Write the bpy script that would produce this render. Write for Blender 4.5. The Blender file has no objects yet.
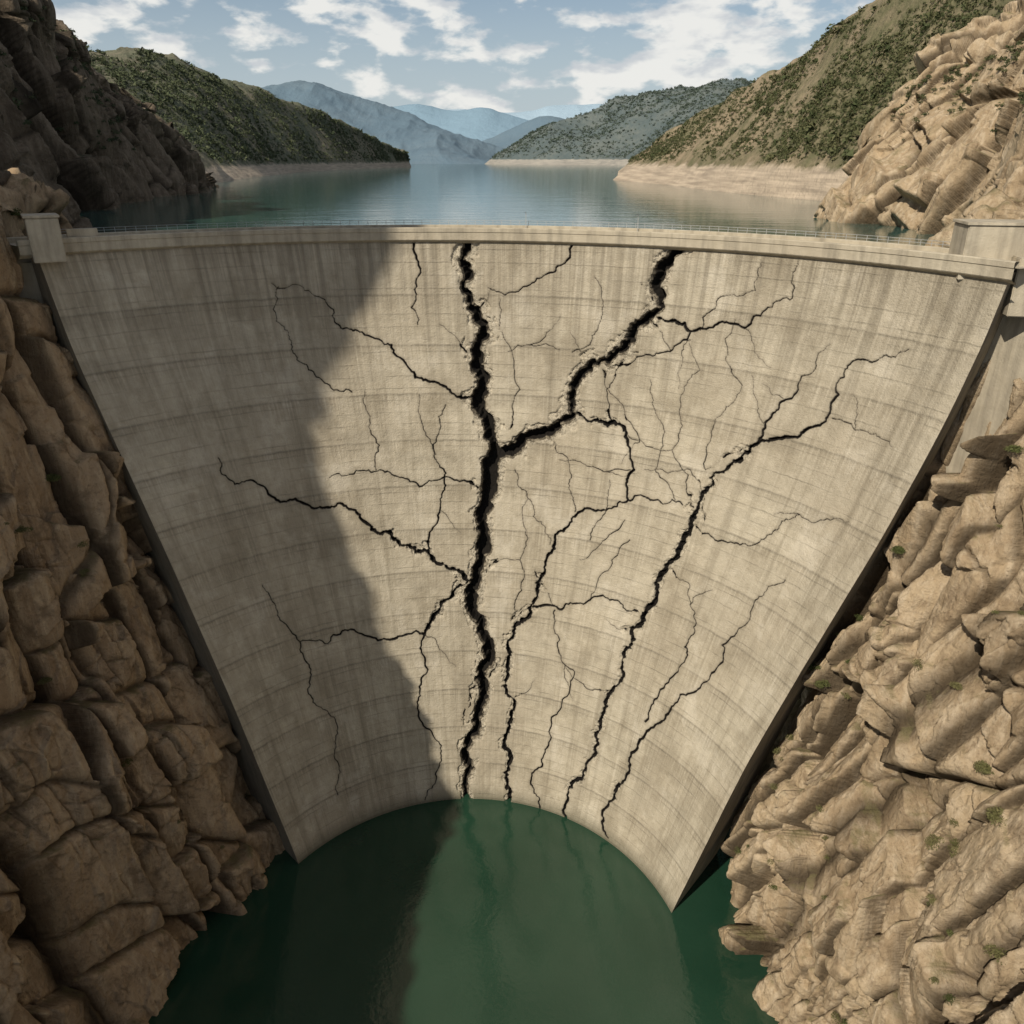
import bpy, math, time
import numpy as np
from mathutils import Vector
from mathutils.bvhtree import BVHTree
T0=time.time()
rng=np.random.default_rng(7)
sc=bpy.context.scene
# ------------------------------------------------------------ view geometry
PITCH=math.radians(23.65); F=803.0
CP,SP=math.cos(PITCH),math.sin(PITCH)
def ray(px,py):
    x=(px-512)/F; yd=(py-512)/F
    return np.array([x,CP-yd*SP,-SP-yd*CP])
def sight(px,py,y=None,z=None):
    d=ray(px,py); s=(y/d[1]) if y is not None else z/d[2]
    return tuple(d*s)
cam_d=bpy.data.cameras.new("camera"); cam=bpy.data.objects.new("camera",cam_d)
sc.collection.objects.link(cam); cam.location=(0,0,0)
cam.rotation_euler=(math.pi/2-PITCH,0,0)
cam_d.sensor_width=36; cam_d.lens=F/1024*36; cam_d.clip_end=60000; cam_d.clip_start=0.5
sc.camera=cam
# ------------------------------------------------------------ numpy noise
def hsh(i,j,k,seed):
    n=(i.astype(np.int64)*374761393+j.astype(np.int64)*668265263+k.astype(np.int64)*1440662683+seed*974634777)&0xFFFFFFFF
    n=((n^(n>>13))*1274126177)&0xFFFFFFFF
    n=((n^(n>>16))*2246822519)&0xFFFFFFFF
    n=n^(n>>15)
    return (n&0xFFFFFF)/float(0x1000000)
def vnoise(p,seed=0):
    b=np.floor(p).astype(np.int64); f=p-b; f=f*f*(3-2*f)
    r=0
    for dx in (0,1):
        wx=f[...,0] if dx else 1-f[...,0]
        for dy in (0,1):
            wy=f[...,1] if dy else 1-f[...,1]
            for dz in (0,1):
                wz=f[...,2] if dz else 1-f[...,2]
                r=r+wx*wy*wz*hsh(b[...,0]+dx,b[...,1]+dy,b[...,2]+dz,seed)
    return r*2-1
def fbm(p,o=4,seed=0,gain=.5,ridge=False):
    a=1;r=0;t=0
    for i in range(o):
        n=vnoise(p*(2.03**i)+i*17.3,seed+i)
        if ridge: n=1-2*np.abs(n)
        r=r+a*n; t+=a; a*=gain
    return r/t
def joints(P,sp,seed,rot=(0,0),warp=.22,tilt=.6,gw=.35,rndw=.14):
    """rock cut by three joint sets: every block is a tilted slab with its own offset"""
    a,b=rot
    n0=np.array([.25,math.cos(a),math.sin(a)]); n1=np.array([1,-.2,b]); n2=np.array([-b,-math.sin(a),math.cos(a)])
    q=np.stack([(P@(n/np.linalg.norm(n)))/s for n,s in zip((n0,n1,n2),sp)],-1)
    lw=P/np.array([sp[0],sp[1],sp[2]])*.8
    q=q+warp*np.stack([fbm(lw,3,seed+50),fbm(lw,3,seed+60),fbm(lw,3,seed+70)*1.3],-1)
    z0=np.zeros(P.shape[:-1],np.int64)
    q0=q[...,0]+.38*np.sin(q[...,0]*2.1+seed)
    A=np.floor(q0).astype(np.int64); q1=q[...,1]+hsh(A,z0,z0,seed+1); B=np.floor(q1).astype(np.int64)
    q2=q[...,2]+hsh(A,B,z0,seed+2)*2; q2=q2*(.6+.9*hsh(A,B,z0,seed+3)); 
    q2=q2+(q0-A-.5)*(hsh(A,B,z0,seed+4)-.5)*1.6
    Cc=np.floor(q2).astype(np.int64)
    f=np.stack([q0-A-.5,q1-B-.5,q2-Cc-.5],-1)
    e=((.5-np.abs(f))*np.array(sp)); ez=e[...,2]+gw*.3
    em=np.minimum(e[...,0],ez); er=np.minimum(e[...,0],e[...,2])
    h=hsh(A,B,Cc,seed+11)*2-1
    g=np.stack([hsh(A,B,Cc,seed+s)*2-1 for s in(21,22,23)],-1)
    rs=min(sp)
    groove=np.exp(-(em/gw)**2); rnd=np.exp(-(er/(rs*rndw))**1.3)
    return h+tilt*(f*g).sum(-1)*2,-groove,-rnd
def facets(P,size,seed):
    """angular chipped facets: tilted planes on jittered cells"""
    p=P/np.array(size); p=p+.1*np.stack([fbm(p*.7,2,seed+40),fbm(p*.7,2,seed+41),fbm(p*.7,2,seed+42)],-1)
    b=np.floor(p).astype(np.int64); d1=np.full(p.shape[:-1],9.); out=np.zeros(p.shape[:-1])
    for dx in(-1,0,1):
        for dy in(-1,0,1):
            for dz in(-1,0,1):
                c=b+np.array([dx,dy,dz]); o=np.stack([hsh(c[...,0],c[...,1],c[...,2],seed+s) for s in(1,2,3)],-1)
                v=p-(c+o); d=(v*v).sum(-1); m=d<d1; d1=np.where(m,d,d1)
                g=np.stack([hsh(c[...,0],c[...,1],c[...,2],seed+s)*2-1 for s in(4,5,6)],-1)
                out=np.where(m,(v*g).sum(-1)*1.3+.35*g[...,0],out)
    return out
def blur(a,n):
    for _ in range(n):
        b=a.copy(); b[1:-1]=(a[:-2]+2*a[1:-1]+a[2:])/4
        c=b.copy(); c[:,1:-1]=(b[:,:-2]+2*b[:,1:-1]+b[:,2:])/4; a=c
    return a
# ------------------------------------------------------------ mesh helpers
def link(ob,parent=None):
    sc.collection.objects.link(ob)
    if parent: ob.parent=parent
    return ob
def empty(name):
    e=bpy.data.objects.new(name,None); sc.collection.objects.link(e); return e
def raw_mesh(name,V,Fc,mat,smooth=True,parent=None,attrs=None):
    V=np.ascontiguousarray(V,dtype=np.float32); Fc=np.ascontiguousarray(Fc,dtype=np.int32)
    n=Fc.shape[1]
    me=bpy.data.meshes.new(name)
    me.vertices.add(len(V)); me.vertices.foreach_set("co",V.ravel())
    me.loops.add(Fc.size); me.loops.foreach_set("vertex_index",Fc.ravel())
    me.polygons.add(len(Fc)); me.polygons.foreach_set("loop_start",np.arange(0,Fc.size,n,dtype=np.int32))
    me.polygons.foreach_set("loop_total",np.full(len(Fc),n,dtype=np.int32))
    me.polygons.foreach_set("use_smooth",np.full(len(Fc),smooth,dtype=bool))
    me.update(calc_edges=True)
    for k,a in (attrs or {}).items():
        a=np.ascontiguousarray(a,dtype=np.float32)
        if a.ndim==1:
            at=me.attributes.new(k,'FLOAT','POINT'); at.data.foreach_set("value",a)
        else:
            at=me.attributes.new(k,'FLOAT_VECTOR','POINT'); at.data.foreach_set("vector",a.ravel())
    me.materials.append(mat)
    return link(bpy.data.objects.new(name,me),parent)
def grid_faces(H,W):
    i=np.arange(H-1)[:,None]*W+np.arange(W-1)[None,:]
    return np.stack([i,i+1,i+W+1,i+W],-1).reshape(-1,4)
def grid_mesh(name,V,mat,**k):
    H,W=V.shape[:2]
    if 'attrs' in k and k['attrs']:
        k['attrs']={a:(b.reshape(-1) if b.ndim==2 else b.reshape(-1,3)) for a,b in k['attrs'].items()}
    return raw_mesh(name,V.reshape(-1,3),grid_faces(H,W),mat,**k)
def crt(A,t):
    A=np.asarray(A,float); K=len(A)
    i=np.minimum(t.astype(int),K-2); f=(t-i).reshape(t.shape+(1,)*(A.ndim-1))
    p=lambda k:A[np.clip(k,0,K-1)]
    a,b,c,d=p(i-1),p(i),p(i+1),p(i+2)
    return .5*((2*b)+(c-a)*f+(2*a-5*b+4*c-d)*f*f+(3*b-a-3*c+d)*f**3)
def cr(A,n):
    K=len(A)
    if hasattr(n,'__len__'):
        t=np.concatenate([i+np.arange(c)/c for i,c in enumerate(n)]+[[K-1.]])
    else: t=np.linspace(0,K-1,n)
    return crt(A,t)
def loft(levels,nu,nv):
    A=np.array(levels,float)
    A=cr(A,nu); A=np.swapaxes(cr(np.swapaxes(A,0,1),nv),0,1)
    return A
def normals(V,ref):
    a=np.gradient(V,axis=0); b=np.gradient(V,axis=1)
    n=np.cross(a,b); n/=np.linalg.norm(n,axis=-1,keepdims=True)+1e-9
    s=np.sign((n*np.array(ref)).sum(-1).mean())
    return n*(s if s else 1)
# ------------------------------------------------------------ materials
class NT:
    def __init__(s,name):
        s.m=bpy.data.materials.new(name); s.m.use_nodes=True
        s.t=s.m.node_tree; s.t.nodes.clear()
        s.o=s.n('ShaderNodeOutputMaterial'); s.b=s.n('ShaderNodeBsdfPrincipled')
        s.t.links.new(s.b.outputs[0],s.o.inputs[0])
    def n(s,ty,**k):
        x=s.t.nodes.new(ty)
        for a,b in k.items(): setattr(x,a,b)
        return x
    def put(s,sock,v):
        if v is None: return
        if hasattr(v,'links') : s.t.links.new(v,sock)
        else: sock.default_value=v
    def geo(s): return s.n('ShaderNodeNewGeometry').outputs['Position']
    def attr(s,name,out='Fac'): return s.n('ShaderNodeAttribute',attribute_name=name).outputs[out]
    def mapping(s,v,scale,loc=(0,0,0),rot=(0,0,0)):
        x=s.n('ShaderNodeMapping'); s.put(x.inputs[0],v); x.inputs['Scale'].default_value=scale
        x.inputs['Location'].default_value=loc; x.inputs['Rotation'].default_value=rot
        return x.outputs[0]
    def noise(s,v,sc,det=4,ro=.55,dist=0):
        x=s.n('ShaderNodeTexNoise'); s.put(x.inputs['Vector'],v); x.inputs['Scale'].default_value=sc
        x.inputs['Detail'].default_value=det; x.inputs['Roughness'].default_value=ro; x.inputs['Distortion'].default_value=dist
        return x.outputs['Fac']
    def mr(s,v,a,b,c=0.,d=1.):
        x=s.n('ShaderNodeMapRange'); s.put(x.inputs[0],v)
        for i,q in enumerate((a,b,c,d)): x.inputs[1+i].default_value=q
        return x.outputs[0]
    def math(s,op,a,b=None,c=None):
        x=s.n('ShaderNodeMath',operation=op); s.put(x.inputs[0],a); s.put(x.inputs[1],b)
        if c is not None: s.put(x.inputs[2],c)
        return x.outputs[0]
    def mix(s,f,a,b,bt='MIX'):
        x=s.n('ShaderNodeMix',data_type='RGBA',blend_type=bt)
        s.put(x.inputs[0],f)
        for i,v in ((6,a),(7,b)):
            if isinstance(v,tuple) and len(v)==3: v=v+(1,)
            s.put(x.inputs[i],v)
        return x.outputs[2]
    def bumps(s,lst,st=1.):
        tot=None
        for h,a in lst:
            if tot is None: tot=s.math('MULTIPLY',h,a)
            else: tot=s.math('MULTIPLY_ADD',h,a,tot)
        x=s.n('ShaderNodeBump'); s.put(x.inputs['Height'],tot); x.inputs['Strength'].default_value=st; x.inputs['Distance'].default_value=1.
        return x.outputs[0]
    def sep(s,v):
        x=s.n('ShaderNodeSeparateXYZ'); s.put(x.inputs[0],v); return x.outputs
    def done(s,col,rough=.9,nrm=None,spec=.2):
        if isinstance(col,tuple) and len(col)==3: col=col+(1,)
        s.put(s.b.inputs['Base Color'],col); s.put(s.b.inputs['Roughness'],rough)
        s.b.inputs['Specular IOR Level'].default_value=spec
        if nrm is not None: s.put(s.b.inputs['Normal'],nrm)
        return s.m

def concrete_mat(name,cracked,dk=1.):
    k=NT(name); P=k.geo()
    uv=k.attr('dam_uv','Vector') if cracked else P
    big=k.noise(k.mapping(uv,(.022,.022,.022)),1,4,.6)
    col=k.mix(k.mr(big,.32,.68),(.385*dk,.33*dk,.248*dk),(.50*dk,.443*dk,.342*dk))
    mid=k.noise(P,.35,6,.68)
    col=k.mix(k.mr(mid,.35,.75,0,.6),col,(.27*dk,.23*dk,.165*dk))
    if cracked:
        st=k.noise(k.mapping(uv,(.26,.009,1)),1,6,.66)
        st2=k.noise(k.mapping(uv,(1.6,.03,1),(5,2,0)),1,4,.6)
        col=k.mix(k.mr(st,.49,.70,0,.60),col,(.175,.146,.102))
        col=k.mix(k.mr(st2,.5,.75,0,.32),col,(.55,.49,.39))
        blot=k.noise(k.mapping(uv,(.06,.05,1),(4,8,0)),1,6,.7)
        col=k.mix(k.mr(blot,.52,.62,0,.46),col,(.22,.183,.128))
        col=k.mix(k.mr(blot,.46,.37,0,.45),col,(.58,.52,.42))
        x=k.sep(uv)
        def lines(s,per,w):
            v=k.math('FRACT',k.math('DIVIDE',s,per))
            v=k.math('ABSOLUTE',k.math('SUBTRACT',v,.5))
            return k.mr(v,0,w/per,1,0)
        wn0=k.noise(k.mapping(uv,(.3,.3,1)),1,3)
        vv=k.math('MULTIPLY_ADD',wn0,.6,x[1])
        uu=k.math('MULTIPLY_ADD',wn0,.4,x[0])
        l1=lines(vv,3.1,.25); l2=lines(vv,12.4,.5); l4=lines(uu,15,.3)
        brk=k.mr(k.noise(k.mapping(uv,(.06,.2,1),(9,0,0)),1,4,.7),.40,.62)
        lf=k.math('MULTIPLY',k.math('MULTIPLY',l1,.36),brk)
        lf=k.math('MAXIMUM',lf,k.math('MULTIPLY',l2,k.math('MULTIPLY_ADD',brk,.28,.20)))
        lf=k.math('MAXIMUM',lf,k.math('MULTIPLY',l4,k.math('MULTIPLY_ADD',brk,.14,.02)))
        fl=k.math('FLOOR',k.math('DIVIDE',vv,3.1)); fu=k.math('FLOOR',k.math('DIVIDE',x[0],15))
        cx=k.n('ShaderNodeCombineXYZ'); k.put(cx.inputs[0],fu); k.put(cx.inputs[1],fl)
        wn=k.n('ShaderNodeTexWhiteNoise',noise_dimensions='2D'); k.put(wn.inputs['Vector'],cx.outputs[0])
        col=k.mix(k.mr(wn.outputs[0],0,1,0,.15),col,(.2,.18,.145))
        sf=k.math('FRACT',k.math('DIVIDE',vv,12.4))
        col=k.mix(k.math('MULTIPLY',k.mr(sf,.5,.85,.36,0),k.math('MULTIPLY',k.mr(sf,.49,.5,0,1),k.mr(st2,.62,.42,0,1))),col,(.18,.15,.108))
        col=k.mix(lf,col,(.09,.08,.062))
        z=k.sep(P)[2]
        damp=k.mr(k.math('MULTIPLY_ADD',mid,3.5,z),-177.9,-173.5,.75,0)
        col=k.mix(damp,col,(.10,.092,.062))
        top=k.math('MULTIPLY',k.mr(z,-60,-17,0,1),k.mr(k.noise(k.mapping(uv,(.6,.014,1),(3,0,0)),1,5,.65),.45,.62))
        col=k.mix(k.math('MULTIPLY',top,.6),col,(.14,.118,.086))
        sp=k.attr('spall')
        spn=k.noise(P,.9,4,.7)
        spf=k.math('MULTIPLY',sp,k.mr(spn,.35,.52))
        col=k.mix(k.math('MULTIPLY',spf,.9),col,(.50,.44,.34))
        col=k.mix(k.math('MULTIPLY',sp,k.mr(spn,.55,.63,0,.7)),col,(.13,.11,.08))
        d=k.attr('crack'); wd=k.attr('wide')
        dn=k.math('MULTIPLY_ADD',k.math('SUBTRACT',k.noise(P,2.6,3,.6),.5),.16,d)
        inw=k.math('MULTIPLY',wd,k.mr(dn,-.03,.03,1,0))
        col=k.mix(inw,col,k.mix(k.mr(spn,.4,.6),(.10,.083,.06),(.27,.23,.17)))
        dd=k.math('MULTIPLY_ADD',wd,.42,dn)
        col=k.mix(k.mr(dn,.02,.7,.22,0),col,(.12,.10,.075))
        col=k.mix(k.mr(dd,-.10,.08,1,0),col,(.012,.010,.008))  # shade deep inside the cracks painted into the face colour
        n=k.bumps([(mid,.35),(k.noise(P,2.8,4,.65),.10),(lf,-.18),(spn,.14),(spf,-.4)],.9)
    else:
        st=k.noise(k.mapping(P,(.5,.5,.05)),1,5,.6)
        col=k.mix(k.mr(st,.45,.7,0,.55),col,(.16*dk,.14*dk,.11*dk))
        n=k.bumps([(mid,.25),(k.noise(P,3,3),.05)],.8)
    return k.done(col,.92,n,.15)

def rock_mat(name,c1,c2,c3,dark,lichen=None,bs=1.,srot=(.25,.1,0)):
    k=NT(name); P=k.geo()
    a=k.noise(P,.045,5,.65); b=k.noise(P,.17,6,.68,.3); c=k.noise(P,1.1,7,.74)
    s=k.noise(k.mapping(P,(.5,.5,.06),(0,0,0),srot),1,6,.66,.3)
    col=k.mix(k.mr(a,.40,.60),c1,c2)
    col=k.mix(k.mr(s,.45,.66),col,c3)
    col=k.mix(k.mr(b,.52,.68,0,.75),col,dark)
    col=k.mix(k.mr(c,.52,.72,0,.55),col,tuple(x*.6 for x in dark))
    jt=k.attr('joint')
    col=k.mix(k.math('MULTIPLY',jt,.88),col,tuple(x*.2 for x in dark))
    hb=[(s,.8*bs),(b,.5*bs),(c,.7*bs)]
    if lichen:
        N=k.sep(k.n('ShaderNodeNewGeometry').outputs['Normal'])[2]
        lf=k.math('MULTIPLY',k.mr(N,.6,.9),k.mr(b,.46,.6,0,.6))
        col=k.mix(lf,col,lichen)
    n=k.bumps(hb)
    return k.done(col,.95,n,.1)

def hill_mat(name,soil,soil2,green,shore,shoretop,haze,hz,sc=1.):
    k=NT(name); P=k.geo()
    a=k.noise(P,.006*sc,5,.62); b=k.noise(P,.045*sc,6,.7); c=k.noise(P,.25*sc,5,.7)
    col=k.mix(k.mr(a,.35,.65),soil,soil2)
    g=k.math('MULTIPLY',k.math('ADD',a,b),.5)
    col=k.mix(k.mr(g,.43,.57),col,green)
    col=k.mix(k.mr(c,.48,.7,0,.6),col,tuple(x*.45 for x in green))
    z=k.sep(P)[2]
    zz=k.math('MULTIPLY_ADD',k.math('SUBTRACT',b,.5),14.,z)
    sh=k.mix(k.mr(k.noise(k.mapping(P,(.02,.02,.5)),1,4),.35,.65),shore,tuple(x*.62 for x in shore))
    col=k.mix(k.mr(zz,shoretop-1.5,shoretop+1.5,1,0),col,sh)
    col=k.mix(hz,col,haze)  # distance haze painted into the base colour
    n=k.bumps([(b,5/sc),(c,1.3/sc)],.8)
    return k.done(col,.95,n,.05)

M_face=concrete_mat("dam_concrete",True)
M_conc=concrete_mat("plain_concrete",False)
M_pad=concrete_mat("shade_darkened_concrete",False,.62)  # shade on the abutment pads painted in as a darker concrete
M_rockR=rock_mat("tan_rock",(.46,.35,.225),(.36,.265,.165),(.54,.43,.30),(.21,.148,.09),(.18,.16,.075),1.,(-.2,-.25,0))
M_rockL=rock_mat("brown_rock",(.42,.30,.185),(.31,.215,.13),(.50,.375,.24),(.17,.118,.073),(.15,.13,.055))
M_rockU=rock_mat("grey_brown_rock",(.21,.165,.12),(.155,.12,.086),(.28,.22,.16),(.095,.071,.05),(.05,.06,.025),2.)
# ------------------------------------------------------------ ARCH DAM
ZW=-180.
Lz=np.array([-15,-37.5,-61,-87,-126,-180,-192]); Lx=[-99,-95.0,-88.6,-81.6,-71.8,-59.5,-57.5]
Rz=np.array([-15,-27,-45,-66.5,-94,-128,-165,-180,-192]); Rx=[81.5,80.8,77.5,72.2,63.8,53.8,45.2,41.6,39]
_zf=np.linspace(-15,-192,60)
def smooth_tab(zs,xs):
    x=np.interp(-_zf,-zs,xs)
    for _ in range(6): x[1:-1]=(x[:-2]+2*x[1:-1]+x[2:])/4
    return lambda z:np.interp(-z,-_zf,x)
Lf=smooth_tab(Lz,Lx); Rf=smooth_tab(Rz,Rx)
def Lp(z): return np.stack([Lf(z),174-8*(-z-15)/165.,z],-1)
def Rp(z): return np.stack([Rf(z),135+15*np.clip((-z-15)/165.,0,1.1)**.8,z],-1)
def Mp(z):
    t=np.clip((-z-15)/165.,0,1.1)
    return np.stack([-8-5*t,206-15*t**1.3,z],-1)
def circ(z):
    z=np.asarray(z,float); a,b,c=Lp(z),Mp(z),Rp(z)
    ax,ay,bx,by,cx,cy=a[...,0],a[...,1],b[...,0],b[...,1],c[...,0],c[...,1]
    d=2*(ax*(by-cy)+bx*(cy-ay)+cx*(ay-by))
    ux=((ax**2+ay**2)*(by-cy)+(bx**2+by**2)*(cy-ay)+(cx**2+cy**2)*(ay-by))/d
    uy=((ax**2+ay**2)*(cx-bx)+(bx**2+by**2)*(ax-cx)+(cx**2+cy**2)*(bx-ax))/d
    r=np.hypot(ax-ux,ay-uy)
    return ux,uy,r,np.arctan2(ay-uy,ax-ux),np.arctan2(cy-uy,cx-ux)
NTr,NS=900,1100
zz=np.linspace(-16.8,-188,NTr); ss=np.linspace(0,1,NS)
ux,uy,rr,t0,t1=[q[:,None] for q in circ(zz)]
t0=np.where(t0<0,t0+2*np.pi,t0)
th=t0+(t1-t0)*ss[None,:]
V=np.stack([ux+rr*np.cos(th),uy+rr*np.sin(th),np.broadcast_to(zz[:,None],th.shape)],-1)
Nin=np.stack([np.cos(th),np.sin(th),np.zeros_like(th)],-1)
dep=V[...,1]*CP-V[...,2]*SP
PX=512+F*V[...,0]/dep; PY=512+F*((-V[...,2]*CP-V[...,1]*SP)/dep)
st=6
CX,CY=PX[::st,::st],PY[::st,::st]
def on_face(px,py):
    k=np.argmin((CX-px)**2+(CY-py)**2); i,j=divmod(k,CX.shape[1]); i*=st;j*=st
    i0,j0=max(0,i-st),max(0,j-st); A=(PX[i0:i+st+1,j0:j+st+1]-px)**2+(PY[i0:i+st+1,j0:j+st+1]-py)**2
    k=np.argmin(A); a,b=divmod(k,A.shape[1]); return i0+a,j0+b
C=[]
def crack(w0,w1,pts,jag=.2): C.append((w0,w1,pts,jag))
crack(8,13,[(463,236),(461,262),(469,275),(464,290),(476,312),(483,335),(476,352),(484,378),(477,400),(488,425),(495,450)])
crack(15,12,[(495,450),(490,480),(480,515),(484,540),(478,570),(470,590)])
crack(12,7,[(470,590),(480,620),(489,645),(480,680),(478,710),(468,740),(472,770),(470,804)])
crack(12,8,[(680,240),(668,262),(655,290),(660,310),(632,332),(622,350),(600,362),(583,372)])
crack(9,13,[(583,372),(570,400),(572,418),(550,432),(525,438),(497,454)])
crack(.7,2.9,[(272,283),(300,285),(325,300),(335,322),(365,335),(392,345),(410,370),(440,385),(470,400)])
crack(.7,1.2,[(278,287),(285,330),(297,360),(330,385),(352,392)])
crack(1.,3.6,[(218,458),(235,485),(265,487),(290,500),(330,508),(360,515),(372,530),(400,545),(428,552)])
crack(3.2,4.6,[(428,552),(445,565),(465,578),(474,585)])
crack(1.,1.8,[(446,405),(440,430),(436,460),(445,490),(440,510),(432,530),(428,552)])
crack(.9,2.,[(330,478),(350,475),(380,470),(400,478),(440,480),(478,488)])
crack(.8,1.2,[(365,392),(370,420),(380,445),(376,470)])
crack(.8,1.2,[(262,585),(280,620),(300,642)])
crack(1.2,3.6,[(300,642),(345,630),(390,640),(425,635),(440,610),(455,590),(470,582)])
crack(1.2,.7,[(300,642),(310,680),(325,710),(335,750),(338,795)])
crack(2.0,1.0,[(425,635),(428,670),(418,705),(430,730),(425,800)])
crack(2.2,.8,[(412,236),(418,262),(415,290),(418,325)])
crack(2.,.8,[(574,236),(570,258),(545,275),(530,285),(505,295),(488,288)])
crack(3.4,.8,[(656,318),(690,332),(715,325),(745,328),(765,310),(790,300),(798,262)])
crack(.8,1.1,[(762,262),(755,290),(730,295),(712,310),(700,330)])
crack(2.2,.7,[(690,333),(670,352),(635,360),(612,366)])
crack(.9,3.4,[(908,350),(895,357),(860,360),(845,370),(838,395),(828,415),(800,435),(770,440)])
crack(3.4,4.6,[(770,440),(755,445),(730,465),(705,490),(690,520),(680,545),(665,570),(655,590)])
crack(4.2,2.8,[(655,590),(630,630),(622,665),(605,700),(595,735),(585,770),(568,800),(566,822)])
crack(.7,3,[(830,345),(815,362),(800,380),(785,400),(765,425),(757,444)])
crack(1.2,.6,[(832,418),(855,430),(892,447)])
crack(4,2.2,[(578,414),(600,422),(625,430),(630,455),(634,470),(628,500)])
crack(1.2,2.6,[(692,508),(680,502),(650,500),(620,502),(580,512),(555,535)])
crack(2.6,3.8,[(555,535),(545,570),(535,600),(515,625),(508,660),(513,700),(505,740),(508,770),(507,804)])
crack(2.5,1.,[(530,608),(560,610),(590,600),(610,600),(642,614)])
crack(1.1,1.6,[(555,610),(560,640),(565,665),(575,672),(560,710),(545,750),(540,808)])
crack(.8,2.6,[(785,580),(755,600),(745,625),(722,645),(700,688),(680,695),(655,725)])
crack(2.8,2.8,[(655,725),(640,740),(625,780),(608,838)])
crack(.8,2.2,[(712,590),(690,605),(688,640),(660,690),(645,722)])
crack(.7,1.,[(672,572),(690,585),(690,605)])
crack(.8,1.5,[(848,522),(800,515),(775,530),(740,545),(715,540),(695,528)])
crack(.7,1.,[(555,445),(570,480),(575,512)])
crack(1.,.6,[(515,470),(530,500),(545,530),(550,545)])
for p in [[(595,278),(602,310),(590,345),(572,352)],[(622,362),(606,390),(610,420)],[(690,340),(700,370),(680,400),(672,450),(690,505)],[(742,385),(715,420),(705,470)],
          [(500,300),(505,340),(520,390),(510,430)],[(645,470),(690,470),(700,490)],[(527,500),(520,560),(512,620)],[(565,665),(590,690),(610,690)],[(560,460),(600,470),(630,470)],
          [(440,325),(460,345),(470,360)],[(420,395),(430,440),(436,455)],[(500,660),(470,690),(462,720)],[(590,600),(612,560),(630,540)],
          [(650,380),(660,420),(655,470),(675,500)],[(610,480),(600,520),(590,540)],[(735,320),(725,360),(742,385)],[(560,350),(530,345),(508,352)],[(672,450),(640,440),(628,436)],
          [(600,366),(618,400),(640,440)],[(705,470),(740,450),(757,444)],[(580,560),(600,545),(625,520)]]: crack(.6,1.1,p,.14)
anch=[p for c in C for p in c[2] if p[0]>340 and p[0]<860 and 260<p[1]<760]
for q_ in range(22):
    x,y=anch[rng.integers(len(anch))]
    a=rng.uniform(0,6.28); pts=[(x,y)]
    for q in range(rng.integers(2,4)):
        a+=rng.uniform(-.6,.6); x+=13*math.cos(a); y+=18*math.sin(a); pts.append((x,y))
    crack(.9,.2,pts,.16)
def jagged(pts,jag,minlen=4):
    pts=[np.array(p,float) for p in pts]
    while True:
        out=[pts[0]]; ch=False
        for a,b in zip(pts[:-1],pts[1:]):
            l=np.hypot(*(b-a))
            if l>minlen:
                n=np.array([-(b-a)[1],(b-a)[0]])/l
                out.append((a+b)/2+n*rng.uniform(-1,1)*jag*l); ch=True
            out.append(b)
        pts=out
        if not ch: return pts
D=np.full(V.shape[:2],6.); SPL=np.full(V.shape[:2],6.); MN=np.full(V.shape[:2],6.)
dzr=abs(zz[1]-zz[0])
for ci,(w0,w1,pts,jag) in enumerate(C):
    J=jagged(pts,jag); n=len(J); G=[on_face(*p) for p in J]; wr=1.
    for q in range(n-1):
        (i1,j1),(i2,j2)=G[q],G[q+1]
        f=(q+.5)/n; wpx=w0+(w1-w0)*f
        wr=.6*wr+.4*rng.uniform(.45,1.55); wpx*=wr
        mpp=dep[i1,j1]/F
        w=max(.5*wpx*mpp,.0)
        R=max(w,0)+2.6; sx=rr[i1,0]*abs(t1[i1,0]-t0[i1,0])/NS
        ri,rj=int(R/dzr)+2,int(R/sx)+2
        a,b=max(0,min(i1,i2)-ri),min(NTr,max(i1,i2)+ri+1); c,d=max(0,min(j1,j2)-rj),min(NS,max(j1,j2)+rj+1)
        W=V[a:b,c:d]; A=V[i1,j1]; B=V[i2,j2]; AB=B-A; L2=(AB**2).sum()+1e-9
        t=np.clip(((W-A)@AB)/L2,0,1); dd=np.linalg.norm(W-(A+t[...,None]*AB),axis=-1)-w
        D[a:b,c:d]=np.minimum(D[a:b,c:d],dd)
        if w>.5: SPL[a:b,c:d]=np.minimum(SPL[a:b,c:d],dd)
        if ci<5: MN[a:b,c:d]=np.minimum(MN[a:b,c:d],dd)
ns1=fbm(V*.9,3,5); 
Dw=D+np.where(SPL<3,ns1*.55,0)
wide=np.clip(1.2-np.clip(MN,0,9)/.5,0,1)
groove=np.clip(-Dw-.02,0,1.3)*3.0
groove=np.where(D<0,groove,0)
cn=vnoise(V*np.array([.5,.5,.33]),91)*.5+.5
amp=np.where(MN<4,2.9,2.1)
chip=np.clip((amp*cn-.45-np.clip(Dw,0,9))/.3,0,1)*(SPL<2.5)*(SPL>-.3)
lip=chip*(.5+.5*fbm(V*1.1,3,9))
und=.12*fbm(V*np.array([.06,.06,.12]),3,3)
V2=V+Nin*(groove+lip+und)[...,None]
spall=np.clip(chip,0,1)*np.clip(1.3-np.clip(SPL,0,9)/2.4,0,1)
uvv=np.stack([np.broadcast_to(ss*225,th.shape),-V[...,2],np.zeros_like(th)],-1)
dam=empty("arch_dam")
grid_mesh("downstream_face",V2,M_face,parent=dam,attrs={'crack':Dw,'spall':spall,'wide':wide,'dam_uv':uvv})
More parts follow.
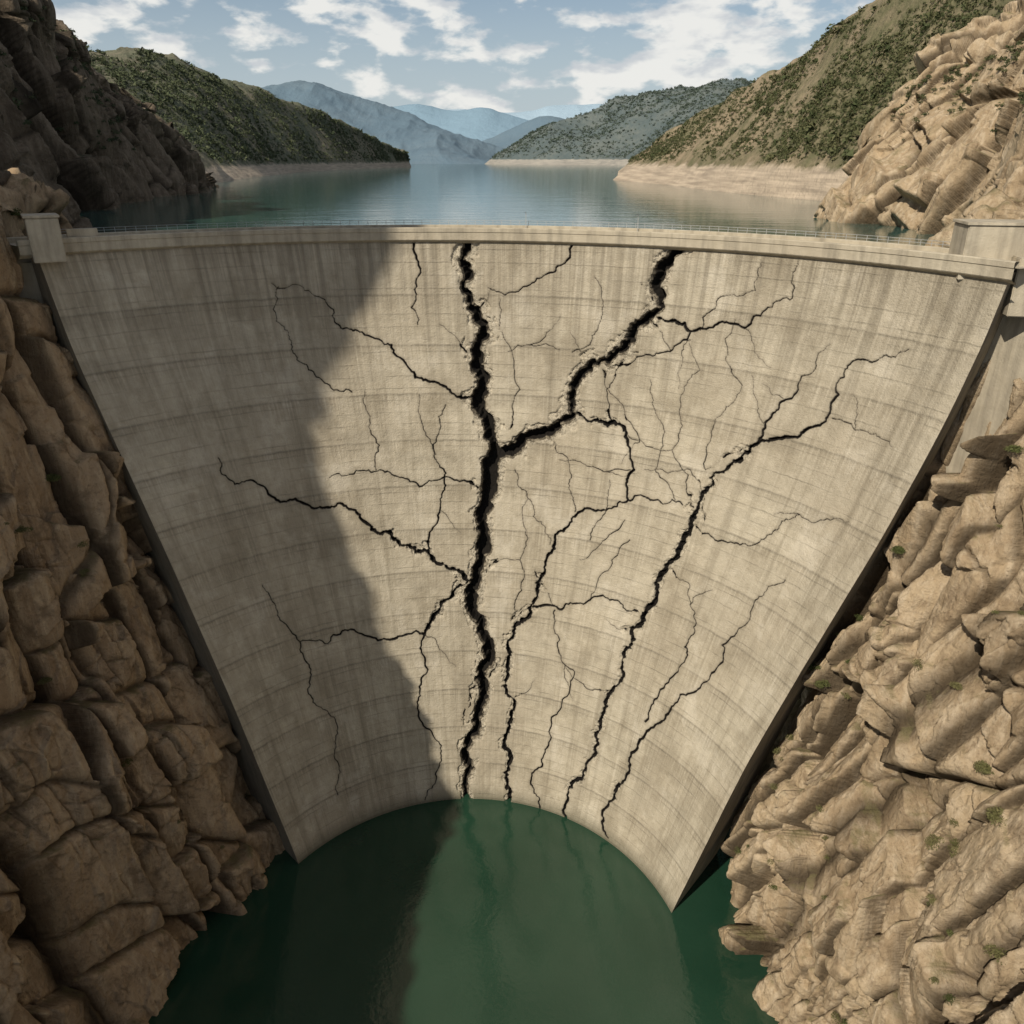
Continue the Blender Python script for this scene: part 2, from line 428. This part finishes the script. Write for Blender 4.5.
def pad(name,ef,sgn,wid,back):
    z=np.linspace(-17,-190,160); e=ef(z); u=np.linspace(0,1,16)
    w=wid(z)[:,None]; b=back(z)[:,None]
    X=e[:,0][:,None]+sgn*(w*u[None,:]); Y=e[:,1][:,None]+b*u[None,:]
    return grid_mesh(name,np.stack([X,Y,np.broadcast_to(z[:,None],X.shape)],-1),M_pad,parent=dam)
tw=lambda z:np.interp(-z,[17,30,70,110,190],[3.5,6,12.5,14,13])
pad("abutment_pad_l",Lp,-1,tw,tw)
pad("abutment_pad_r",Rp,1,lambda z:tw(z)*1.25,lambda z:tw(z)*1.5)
cu,cv,cr_,ca,cb=[float(q) for q in circ(-16.8)]
if ca<0: ca+=2*math.pi
prof=[(-8.4,-70),(-8.4,-15.0),(-8.0,-14.85),(-7.6,-15.0),(-7.55,-16.0),(.1,-16.0),(.15,-15.05),(.3,-14.9),(1.0,-14.9),(1.15,-15.05),
      (1.15,-15.9),(1.0,-16.0),(1.0,-17.7),(.85,-17.9),(-.4,-18.6)]
ths=np.linspace(ca+.03,cb-.01,260)
pp=[]
for a,b in zip(prof[:-1],prof[1:]):
    pp+= [a, (a[0]*.02+b[0]*.98,a[1]*.02+b[1]*.98)]
pp.append(prof[-1])
S=np.array([[ (cu+(cr_-o)*math.cos(t),cv+(cr_-o)*math.sin(t),z) for t in ths] for o,z in pp])
grid_mesh("crest_road",S,M_conc,parent=dam,smooth=False)
def box(name,c,size,rot,mat,parent,bev=.15):
    import bmesh
    bm=bmesh.new(); bmesh.ops.create_cube(bm,size=1)
    for v in bm.verts: v.co=Vector((v.co.x*size[0],v.co.y*size[1],v.co.z*size[2]))
    if bev: bmesh.ops.bevel(bm,geom=bm.edges[:],offset=bev,segments=2,affect='EDGES')
    me=bpy.data.meshes.new(name); bm.to_mesh(me); bm.free(); me.materials.append(mat)
    ob=link(bpy.data.objects.new(name,me),parent); ob.location=c; ob.rotation_euler=(0,0,rot); return ob
box("end_pier_l",(-97.0,175.5,-15.0),(6.0,8,8.6),.55,M_conc,dam)
box("end_pier_l_cap",(-97.0,175.5,-10.4),(6.6,8.6,.5),.55,M_conc,dam,.08)
box("end_pier_l_wall",(-91.7,180.8,-14.6),(6,1.2,2.6),.55,M_conc,dam,.08)
box("end_block_r",(84.5,146.5,-14.5),(13,9,9),-.22,M_conc,dam)
box("end_block_r_cap",(84.5,146.5,-9.8),(13.6,9.6,.5),-.22,M_conc,dam,.08)
box("end_block_r_side",(92,140.5,-19.5),(15,9,9.5),-.22,M_conc,dam)
rv=[];rf=[]
def bar(a,b,r):
    a=np.array(a);b=np.array(b);d=(b-a)/np.linalg.norm(b-a)
    u=np.cross(d,[0,0,1.]) if abs(d[2])<.9 else np.array([1.,0,0]); u/=np.linalg.norm(u); w=np.cross(d,u)
    n=len(rv)
    for p in(a,b):
        for q in((1,1),(-1,1),(-1,-1),(1,-1)): rv.append(p+r*(q[0]*u+q[1]*w))
    for q in range(4): rf.append((n+q,n+(q+1)%4,n+4+(q+1)%4,n+4+q))
def cp(t,o,z): return (cu+(cr_-o)*math.cos(t),cv+(cr_-o)*math.sin(t),z)
tt=np.linspace(ca-.03,cb+.08,100)
for i,t in enumerate(tt):
    bar(cp(t,-8,-14.9),cp(t,-8,-13.8),.05)
    if i: 
        for h in(-13.8,-14.35): bar(cp(tt[i-1],-8,h),cp(t,-8,h),.04)
for f in(.5,.62):
    t=ca+(cb-ca)*f; bar(cp(t,-7,-16),cp(t,-7,-11.8),.07); bar(cp(t,-7,-11.8),cp(t,-5.8,-11.7),.06)
kk=NT("galvanised_steel"); M_steel=kk.done((.30,.30,.29),.6,None,.4)
raw_mesh("guard_railing",np.array(rv),np.array(rf),M_steel,smooth=False,parent=dam)
print("dam",time.time()-T0)
# ------------------------------------------------------------ GORGE WALLS
def rockify(B,N,seed,sets,rot,big,bigs=(.03,.03,.014),fine=.25,fs=1.,fc=1.,fc2=1.):
    off=big*fbm(B*np.array(bigs),4,seed+9); jt=np.zeros(B.shape[:2])
    Q=B+N*off[...,None]
    for q,(s,a,gw,mk) in enumerate(sets):
        h,g,r=joints(Q,s,seed+q*100,rot,warp=(.16,.15,.13)[q],gw=gw,tilt=(1.,1.1,1.)[q],rndw=(.12,.10,.09)[q])
        m=1.
        if mk: m=np.clip((fbm(Q*np.array([1,1,.6])/s[0]*.3,2,seed+q*31)+.02)/.3,0,1)
        d=m*(a*(h+.55*r)+g*gw*1.7)
        off=off+blur(d,(1,1,0)[q]); jt=np.maximum(jt,-g*m*(1,.9,.65)[q])
    off=off+fine*1.1*fbm(B*np.array([.16,.16,.09])*fs,5,seed+7,.55)
    off=off+fc*(.9*facets(Q,(5.6,5.6,11.),seed+301)+.26*fc2*facets(Q,(1.8,1.8,3.2),seed+333))
    return B+N*off[...,None],jt
def wall(ys,levels,nu,nv,ref,seed,sets,rot,big):
    A=[[(x,y,z) for x,y,z in zip(xs,ys,zs if hasattr(zs,'__len__') else [zs]*len(ys))] for zs,xs in levels]
    B=loft(A,nu,nv); N=normals(B,ref)
    return rockify(B,N,seed,sets,rot,big,fine=.38)
NV=[30,50,70,90,130,180,100,25,25]; NU=[240,140,90,65,75,30,24,10]
ysL=[225,195,175,160,140,115,80,40,-20,-140]
lowL=[-14,-14,-12,-10,-10,-12,-24,-36,-40,-40]
L_lv=[(-192,[-82,-72,-66,-69,-74,-82,-90,-94,-97,-102]),
 (-126,[-94,-84,-78,-80,-85,-91,-98,-103,-107,-113]),
 (-87,[-102,-94,-88,-91,-94,-98,-104,-109,-113,-119]),
 (-61,[-108,-100,-95,-97,-100,-103,-108,-113,-117,-122]),
 (-40,[-113,-106,-102,-102,-103,-106,-111,-116,-120,-124]),
 (lowL,[-116,-111,-107,-106,-107,-110,-116,-121,-125,-129]),
 ([z+7 for z in lowL],[-128,-120,-115,-113,-114,-118,-124,-130,-135,-140]),
 ([z+10 for z in lowL],[-180]*10),
 ([z+20 for z in lowL],[-330]*10)]
setsL=[((26,24,50),3.2,1.1,0),((13,13,24),2.6,.7,0),((5,5,9),.9,.28,1)]
VL,jl=wall(ysL,L_lv,NU,NV,(1,0,.2),3,setsL,(.10,.10),4.)
gorgeL=grid_mesh("rock_cliff",VL,M_rockL,attrs={'joint':jl})
ysR=[215,185,160,153,142,115,80,40,-20,-140]
R_lv=[(-192,[73,62,54,52,51,55,58,58,60,70]),
 (-128,[85,77,69,67,67,69,71,70,72,80]),
 (-94,[92,84,77,75,75,78,81,82,86,95]),
 (-66,[100,91,84.5,83,82.5,86,91,95,100,108]),
 (-45,[105,95,88.5,87,86,89,98,104,112,120]),
 (-27,[109,102,96,92,90.5,94,108,116,124,132]),
 (-17,[114,107,103,101,101,106,119,129,137,146]),
 (-8,[140,135,130,130,132,138,145,150,155,165]),
 (30,[300]*10)]
setsR=[((20,20,64),3.2,1.0,0),((10,11,30),2.2,.6,0),((4.2,4.6,9),.85,.26,1)]
VR,jr=wall(ysR,R_lv,NU,NV,(-1,0,.2),41,setsR,(.12,.2),2.6)
gorgeR=grid_mesh("rock_cliff",VR,M_rockR,attrs={'joint':jr})
sd=np.array([-.45,-.60,.66])
poly=np.array([(-60,-40),(-17,-28),(20,-16),(44,-4),(62,16),(76,36),(86,58),(91,80),(87,100),(76,120),(66,138),(72,162),(95,170),(120,145),(145,108),(170,70),(195,40),(205,10),(205,-60),(205,-120),(100,-120),(0,-120),(-60,-120),(-60,-80),(-60,-40)],float)
pr=cr(poly,260); cen=np.array([100.,0.])
rings=[]
for u,k in [(0,.05),(0,.5),(0,.93),(.15,1.0),(.5,1.0),(.85,.98),(1,.85),(1,.4),(1,.05)]:
    q=cen+(pr-cen)*k; t=u*75
    rings.append(np.stack([np.full(260,-136.)+sd[0]*t,q[:,0]+sd[1]*t,q[:,1]+sd[2]*t],-1))
CG=cr(np.array(rings),70)
CG=CG+fbm(CG*.05,4,77)[...,None]*np.array([5,1.2,1.2])
h,g,r=joints(CG,(12,12,25),91); 
CG[...,0]+=h*1.5
grid_mesh("shadow_casting_crag",CG,M_rockL,attrs={'joint':-g})  # crag outside the view, outline shaped along the sun to shadow the dam
print("walls",time.time()-T0)
# ------------------------------------------------------------ UPSTREAM CLIFFS
def solid(name,levels,nu,nv,mat,ref,seed,sets,rot,big,fine=.5,fs=.6,fc=1.,fc2=0.):
    B=loft(levels,nu,nv); N=normals(B,ref)
    Vv,jt=rockify(B,N,seed,sets,rot,big,(.018,.018,.012),fine,fs,fc,fc2)
    return grid_mesh(name,Vv,mat,attrs={'joint':jt}),Vv
baseL=[(-112,195,-26),(-122,230,-26),(-142,270,-26),(-177,342,-26),(-200,480,-26),(-217,620,-26),(-250,720,-26)]
ridL=[(-185,190,60),(-200,260,95),(-215,320,95),(-232,390,80),sight(30,2,y=450),sight(92,66,y=560),sight(160,132,y=650)]
midL=[tuple(.62*np.array(a)+.38*np.array(b)+np.array([2,0,10])) for a,b in zip(baseL,ridL)]
mid2=[tuple(.3*np.array(a)+.7*np.array(b)+np.array([0,0,5])) for a,b in zip(baseL,ridL)]
bk=[(a[0]-120,a[1]+30,a[2]+5) for a in ridL]; bk2=[(a[0]-300,a[1]+60,-30) for a in ridL]
_,VUL=solid("rock_cliff",[baseL,midL,mid2,ridL,bk,bk2],[80,90,80,60,10],[40,50,80,120,110,60],M_rockU,(1,0,.3),200,[((36,36,80),6,1.6,0),((15,15,30),3.0,.9,0)],(.3,.2),9,1.1,.5,1.6)
baseR=[(104,150,-26),(112,195,-26),(118,223,-26),(117,262,-26),(116,308,-26),(123,336,-26),(165,362,-40)]
ridR=[sight(1190,-120,y=190),sight(1130,-60,y=225),sight(1070,-20,y=265),sight(1012,16,y=300),sight(948,60,y=322),sight(893,114,y=340),sight(880,182,y=362)]
mR=[tuple(.6*np.array(a)+.4*np.array(b)+np.array([0,0,2])) for a,b in zip(baseR,ridR)]
mR2=[tuple(.28*np.array(a)+.72*np.array(b)+np.array([0,0,2])) for a,b in zip(baseR,ridR)]
bR=[(a[0]+60,a[1]+20,a[2]+10) for a in ridR]; bR2=[(a[0]+200,a[1]+40,-30) for a in ridR]
_,VUR=solid("rock_cliff",[baseR,mR,mR2,ridR,bR,bR2],[110,150,150,90,10],560,M_rockR,(-1,0,.3),300,[((28,26,80),4.0,1.0,0),((12,12,34),1.9,.55,0)],(.25,.3),3.5,.5,.8,1.1,.5)
print("upcliffs",time.time()-T0)
# ------------------------------------------------------------ HILLS
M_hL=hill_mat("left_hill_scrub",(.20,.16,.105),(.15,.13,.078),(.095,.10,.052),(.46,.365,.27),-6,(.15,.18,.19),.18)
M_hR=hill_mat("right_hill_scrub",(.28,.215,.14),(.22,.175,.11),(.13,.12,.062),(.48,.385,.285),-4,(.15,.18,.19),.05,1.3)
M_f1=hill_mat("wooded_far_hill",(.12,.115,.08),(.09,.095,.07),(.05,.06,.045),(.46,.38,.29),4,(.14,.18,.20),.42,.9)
M_f2=hill_mat("haze_blue_hill",(.10,.10,.07),(.07,.08,.06),(.035,.05,.04),(.2,.2,.18),-60,(.145,.21,.27),.72,.5)
M_f3=hill_mat("far_haze_blue_hill",(.06,.09,.10),(.06,.09,.1),(.05,.08,.09),(.2,.2,.18),-60,(.22,.32,.40),.88,.2)
M_f4=hill_mat("farthest_haze_blue_hill",(.06,.09,.10),(.06,.09,.1),(.05,.08,.09),(.2,.2,.18),-60,(.32,.42,.50),.93,.2)
def hill(name,base,ridge,nu,nv,mat,amp,fs,seed,back=300,bulge=.0,spur=0):
    b=np.array(base,float); r=np.array(ridge,float)
    d=(r-b)[:,:2]; d/=np.linalg.norm(d,axis=1,keepdims=True)
    k1=r.copy(); k1[:,:2]+=d*back*.4; k1[:,2]-=back*.08
    k2=r.copy(); k2[:,:2]+=d*back*1.5; k2[:,2]=-60
    f=lambda t,zt:np.concatenate([(b+(r-b)*t)[:,:2],(b[:,2]+(r[:,2]-b[:,2])*zt)[:,None]],1)
    B=loft([f(-.12,-.2),b,f(.33,.33+bulge),f(.67,.7+bulge),r,k1,k2],nu,nv)
    z=B[...,2]; fade=np.clip((z+24)/30.,0,1)
    n=fbm(B*np.array([1,1,0])*fs,6,seed,.52,ridge=True)-.25
    B[...,2]+=amp*n*fade
    if spur: B[...,0]+=spur*fbm(B*np.array([1,1,0])*fs*.6,4,seed+30)*np.clip(fade+.25,0,1)
    return grid_mesh(name,B,mat,attrs={'joint':np.zeros(B.shape[:2])}),B
bl=[(-225,640,-26),(-270,800,-26),(-315,1050,-26),(-350,1300,-26),(-398,1637,-26),(-390,2050,-26),(-360,2450,-26),(-322,2820,-26)]
rl=[sight(20,56,y=950),sight(95,57,y=1150),sight(150,56,y=1350),sight(200,69,y=1550),sight(255,92,y=1850),sight(310,113,y=2150),sight(365,135,y=2500),sight(408,157,y=2850)]
_,HL=hill("hill",bl,rl,260,520,M_hL,26,.006,11,400,.03,14)
br=[(190,360,-30),(176,410,-26),(165,455,-26),(157,495,-26),(149,540,-26),(140,637,-26),(129,790,-26),(113,900,-26),(104,960,-26),(118,1000,-26)]
rg=[sight(1075,-120,y=430),sight(1000,-70,y=480),sight(940,-32,y=530),sight(885,0,y=580),sight(850,24,y=630),sight(800,62,y=720),sight(742,97,y=860),sight(690,127,y=960),sight(645,151,y=1020),sight(618,171,y=1060)]
_,HR=hill("hill",br,rg,300,520,M_hR,10,.016,23,250,.02,6)
b1=[(1500,2500,-26),(900,3000,-26),(620,3400,-26),(420,3900,-26),(150,4200,-26),(-60,4500,-26),(-150,4700,-60)]
r1=[sight(900,60,y=4300),sight(830,66,y=4400),sight(765,76,y=4500),sight(690,92,y=4700),sight(610,110,y=4900),sight(535,134,y=5000),(-230,5000,-60)]
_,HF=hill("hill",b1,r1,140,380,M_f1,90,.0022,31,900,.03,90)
def far(pts,y,mat,seed,amp,wid):
    r=[sight(px,py,y=y) for px,py in pts]
    b=[(q[0],y-wid,-30) for q in r]
    hill("hill",b,r,90,420,mat,amp,1.6/wid,seed,wid,.03,wid*.05)
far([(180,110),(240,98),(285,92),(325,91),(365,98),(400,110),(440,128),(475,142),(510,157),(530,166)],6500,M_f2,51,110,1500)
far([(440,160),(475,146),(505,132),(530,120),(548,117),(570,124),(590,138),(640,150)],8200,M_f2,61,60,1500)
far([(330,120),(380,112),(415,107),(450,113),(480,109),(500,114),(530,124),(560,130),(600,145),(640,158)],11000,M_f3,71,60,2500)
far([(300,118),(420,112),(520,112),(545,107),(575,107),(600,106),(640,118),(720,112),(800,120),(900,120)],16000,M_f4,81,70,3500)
print("hills",time.time()-T0)
# ------------------------------------------------------------ SCRUB / BUSHES
def leaf_mat(name,a,b,c):
    k=NT(name); r=k.attr('tint')
    col=k.mix(r,a,b); col=k.mix(k.mr(k.noise(k.geo(),.6,2),.4,.7,0,.6),col,c)
    return k.done(col,.8,None,.15)
M_leaf=leaf_mat("scrub_leaves",(.055,.068,.028),(.12,.115,.055),(.04,.05,.02))
M_leafd=leaf_mat("dark_scrub_leaves",(.055,.07,.036),(.10,.11,.058),(.038,.05,.026))
M_leaff=leaf_mat("far_tree_leaves",(.06,.08,.06),(.085,.105,.08),(.05,.068,.055))
M_shrub=leaf_mat("shrub_leaves",(.06,.073,.022),(.11,.115,.042),(.04,.048,.015))
M_dry=leaf_mat("dry_grass",(.13,.12,.05),(.095,.095,.035),(.16,.135,.065))
def bushes(name,pos,size,nt,mat,leaf=.2,flat=.75,parent=None):
    n=len(pos); pos=np.asarray(pos,float); size=np.asarray(size,float)
    nl=5
    lob=rng.normal(0,1,(n,nl,3)); lob/=np.linalg.norm(lob,axis=-1,keepdims=True); lob*=rng.uniform(.1,.55,(n,nl,1)); lob[...,2]=np.abs(lob[...,2])*.8
    li=rng.integers(0,nl,(n,nt))
    d=rng.normal(0,1,(n,nt,3)); d/=np.linalg.norm(d,axis=-1,keepdims=True)
    c=np.take_along_axis(lob,li[...,None].repeat(3,-1),1)+d*(.45*rng.uniform(.5,1,(n,nt,1))**.5)
    c[...,2]=np.abs(c[...,2])*flat
    c=pos[:,None]+c*size[:,None,None]
    e=rng.normal(0,1,(n,nt,3,3)); e=e/np.linalg.norm(e,axis=-1,keepdims=True)*leaf*rng.uniform(.6,1.3,(n,nt,1,1))*size[:,None,None,None]
    Vv=(c[:,:,None]+e).reshape(-1,3); Fc=np.arange(len(Vv)).reshape(-1,3)
    tint=np.clip(rng.uniform(0,1,(n,1))+rng.uniform(-.25,.25,(n,nt)),0,1)[...,None].repeat(3,-1).ravel()
    return raw_mesh(name,Vv,Fc,mat,smooth=False,attrs={'tint':tint},parent=parent)
def scatter(G,n,zmin,ulim,seed,fs,thr):
    H,W=G.shape[:2]; out=[]
    while sum(len(o) for o in out)<n:
        i=rng.integers(0,int(H*ulim),n*3); j=rng.integers(0,W,n*3); p=G[i,j]
        dn=fbm(p*np.array([1,1,1])*fs,3,seed)+rng.uniform(-.25,.25,len(p))
        out.append(p[(p[:,2]>zmin+rng.uniform(0,8,len(p)))&(dn>thr)])
    return np.concatenate(out)[:n]
p=scatter(HR,7500,-3,.62,5,.02,-.06); bushes("hillside_scrub",p,rng.gamma(1.8,.75,len(p))+.7,30,M_leaf,.28)
p=scatter(HL,12000,-5,.62,6,.008,-.2); bushes("hillside_scrub",p,rng.gamma(2.0,1.1,len(p))+1.3,16,M_leafd,.36)
p=scatter(HF,9000,6,.66,6,.003,-.3); bushes("hillside_scrub",p,rng.uniform(6,13,len(p)),8,M_leaff,.5)
p=scatter(VUR,420,4,.66,7,.05,.1)+np.array([-.5,-.3,.3]); bushes("hillside_scrub",p,rng.uniform(.6,2.2,len(p)),60,M_leaf,.2)
p=scatter(VUL,500,0,.75,8,.03,.1)+np.array([1,-.6,.3]); bushes("hillside_scrub",p,rng.uniform(1,3.4,len(p)),50,M_leafd,.22)
def ledges(G,ref,n,seed):
    N=normals(G,ref); m=(N[...,2]>.35)&(G[...,1]>60)&(G[...,1]<160)&(G[...,2]>-165)&(G[...,2]<-16)
    idx=np.argwhere(m); r=np.random.default_rng(seed); idx=idx[r.permutation(len(idx))[:n*3]]
    p=G[idx[:,0],idx[:,1]]; w=fbm(p*.05,2,seed); return p[np.argsort(-w)[:n]]
for G,ref,sd_,mt,n_ in((VL,(1,0,.2),5,M_dry,34),(VR,(-1,0,.2),6,M_dry,60),(VR,(-1,0,.2),9,M_shrub,44),(VL,(1,0,.2),8,M_shrub,28)):
    p=ledges(G,ref,n_,sd_); s=rng.uniform(.7,1.9,len(p))
    p=p+np.array([ref[0]*.6,-.5,.15])*s[:,None]
    bushes("ledge_scrub",p,s,300,mt,.10)
def bvh(ob):
    me=ob.data; co=np.empty(len(me.vertices)*3,np.float32); me.vertices.foreach_get("co",co)
    fi=np.empty(len(me.polygons)*4,np.int32); me.loops.foreach_get("vertex_index",fi)
    return BVHTree.FromPolygons(co.reshape(-1,3).tolist(),fi.reshape(-1,4).tolist())
bR_=bvh(gorgeR); bL_=bvh(gorgeL)
for px,py,s,mt,b in [(820,682,2.4,M_shrub,bR_),(1000,812,3.2,M_dry,bR_),(982,770,2.8,M_dry,bR_),(1000,952,2.6,M_dry,bR_),(902,550,2.4,M_shrub,bR_),(1016,450,2.2,M_shrub,bR_),(935,900,1.6,M_dry,bR_),(960,690,1.7,M_dry,bR_),
                    (48,480,2.6,M_shrub,bL_),(20,530,2.1,M_dry,bL_),(45,680,2.0,M_dry,bL_),(12,215,2.4,M_shrub,bL_)]:
    d=Vector(ray(px,py)).normalized(); h=b.ray_cast(Vector((0,0,0)),d)
    if h[0] is not None:
        q=h[0]+h[1]*(.3*s if h[1].dot(d)<0 else -.3*s)
        bushes("shrub",[tuple(q)],[s],1000,mt,.08)
print("bushes",time.time()-T0)
# ------------------------------------------------------------ WATER
k=NT("gorge_water"); P=k.geo()
w1=k.noise(k.mapping(P,(1,1,1),(0,0,0),(0,0,.5)),.16,3,.6,.3); w2=k.noise(P,.9,4,.6)
n=k.bumps([(w1,.10),(w2,.035)])
col=k.mix(k.mr(k.noise(P,.02,3),.35,.65),(.010,.033,.019),(.017,.047,.028))
M_w1=k.done(col,.03,n,.5); k.b.inputs['IOR'].default_value=1.6
raw_mesh("gorge_water",np.array([(-140,-140,ZW),(140,-140,ZW),(140,215,ZW),(-140,215,ZW)]),np.array([(0,1,2,3)]),M_w1,smooth=False)
k=NT("reservoir_water"); P=k.geo()
w1=k.noise(k.mapping(P,(.05,.12,1)),1,5,.65,.3); w2=k.noise(k.mapping(P,(.012,.03,1)),1,3,.6)
n=k.bumps([(w1,.10),(w2,.12)])
col=k.mix(k.mr(w2,.35,.65),(.024,.070,.060),(.036,.095,.080))
M_w2=k.done(col,.06,n,.5); k.b.inputs['IOR'].default_value=1.33
ZR=-20.
fr=[(-6000,190),(-400,190),(-120,184)]+[cp(t,-6,0)[:2] for t in np.linspace(ca,cb,60)]+[(100,152),(400,152),(6000,152)]
row0=[(x,y,ZR) for x,y in fr]; row1=[(x,460,ZR) for x,y in fr]; row2=[(x*8,45000,ZR) for x,y in fr]
grid_mesh("reservoir_water",np.array([row0,row1,row2]),M_w2,smooth=False)
# ------------------------------------------------------------ SKY & SUN
elev=math.asin(.66); az=math.atan2(-.45,-.60)
W=bpy.data.worlds.new("World"); sc.world=W; W.use_nodes=True; t=W.node_tree; t.nodes.clear()
out=t.nodes.new('ShaderNodeOutputWorld'); bg=t.nodes.new('ShaderNodeBackground'); bg.inputs[1].default_value=.072
t.links.new(bg.outputs[0],out.inputs[0])
sky=t.nodes.new('ShaderNodeTexSky'); sky.sky_type='NISHITA'; sky.sun_disc=False; sky.sun_elevation=elev; sky.sun_rotation=az%(2*math.pi)
sky.air_density=1.0; sky.dust_density=.6; sky.ozone_density=1.5
tc=t.nodes.new('ShaderNodeTexCoord')
def wmap(scale,loc):
    m=t.nodes.new('ShaderNodeMapping'); t.links.new(tc.outputs['Generated'],m.inputs[0]); m.inputs['Scale'].default_value=scale; m.inputs['Location'].default_value=loc; return m.outputs[0]
def wnoise(v,s,d,r=.55,di=0):
    q=t.nodes.new('ShaderNodeTexNoise'); t.links.new(v,q.inputs['Vector']); q.inputs['Scale'].default_value=s; q.inputs['Detail'].default_value=d; q.inputs['Roughness'].default_value=r; q.inputs['Distortion'].default_value=di; return q.outputs['Fac']
def wmr(v,a,b,c,d):
    q=t.nodes.new('ShaderNodeMapRange'); q.interpolation_type='SMOOTHSTEP'; t.links.new(v,q.inputs[0])
    for i,x in enumerate((a,b,c,d)): q.inputs[1+i].default_value=x
    return q.outputs[0]
def wm(op,a,b):
    q=t.nodes.new('ShaderNodeMath'); q.operation=op
    for i,x in enumerate((a,b)):
        if hasattr(x,'links'): t.links.new(x,q.inputs[i])
        else: q.inputs[i].default_value=x
    return q.outputs[0]
def wmix(f,a,b):
    q=t.nodes.new('ShaderNodeMix'); q.data_type='RGBA'; t.links.new(f,q.inputs[0])
    for i,x in((6,a),(7,b)):
        if hasattr(x,'links'): t.links.new(x,q.inputs[i])
        else: q.inputs[i].default_value=x+(1,)
    return q.outputs[2]
sx=t.nodes.new('ShaderNodeSeparateXYZ'); t.links.new(tc.outputs['Generated'],sx.inputs[0])
hz=wmr(sx.outputs[2],-.02,.26,.90,0)
base=wmix(hz,sky.outputs[0],(6.7,7.8,8.6))
big=wnoise(wmap((1,1,2.6),(1.3,0,.35)),4.2,3,.5)
det=wnoise(wmap((1,1,2.4),(0.4,0,0)),17,7,.52,.1)
m=wm('ADD',wm('MULTIPLY',big,.42),wm('MULTIPLY',det,.58))
mask=wmr(m,.485,.565,0,.93)
shade=wmr(wnoise(wmap((1,1,2.4),(0.4,0,.02)),17,4,.52,.1),.40,.58,0,1)
cl=wmix(shade,(8.2,8.6,9.0),(12.0,11.9,11.4))
fin=wmix(mask,base,cl)
t.links.new(fin,bg.inputs[0])
sl=bpy.data.lights.new("sun",'SUN'); sl.energy=5.0; sl.angle=math.radians(.7); sl.color=(1,.925,.79)
so=link(bpy.data.objects.new("sun",sl)); so.rotation_euler=Vector((-.45,-.60,.66)).to_track_quat('Z','Y').to_euler()
so.location=(-200,-200,300)
sc.view_settings.view_transform='Standard'; sc.view_settings.look='None'; sc.view_settings.exposure=0
print("all",time.time()-T0)
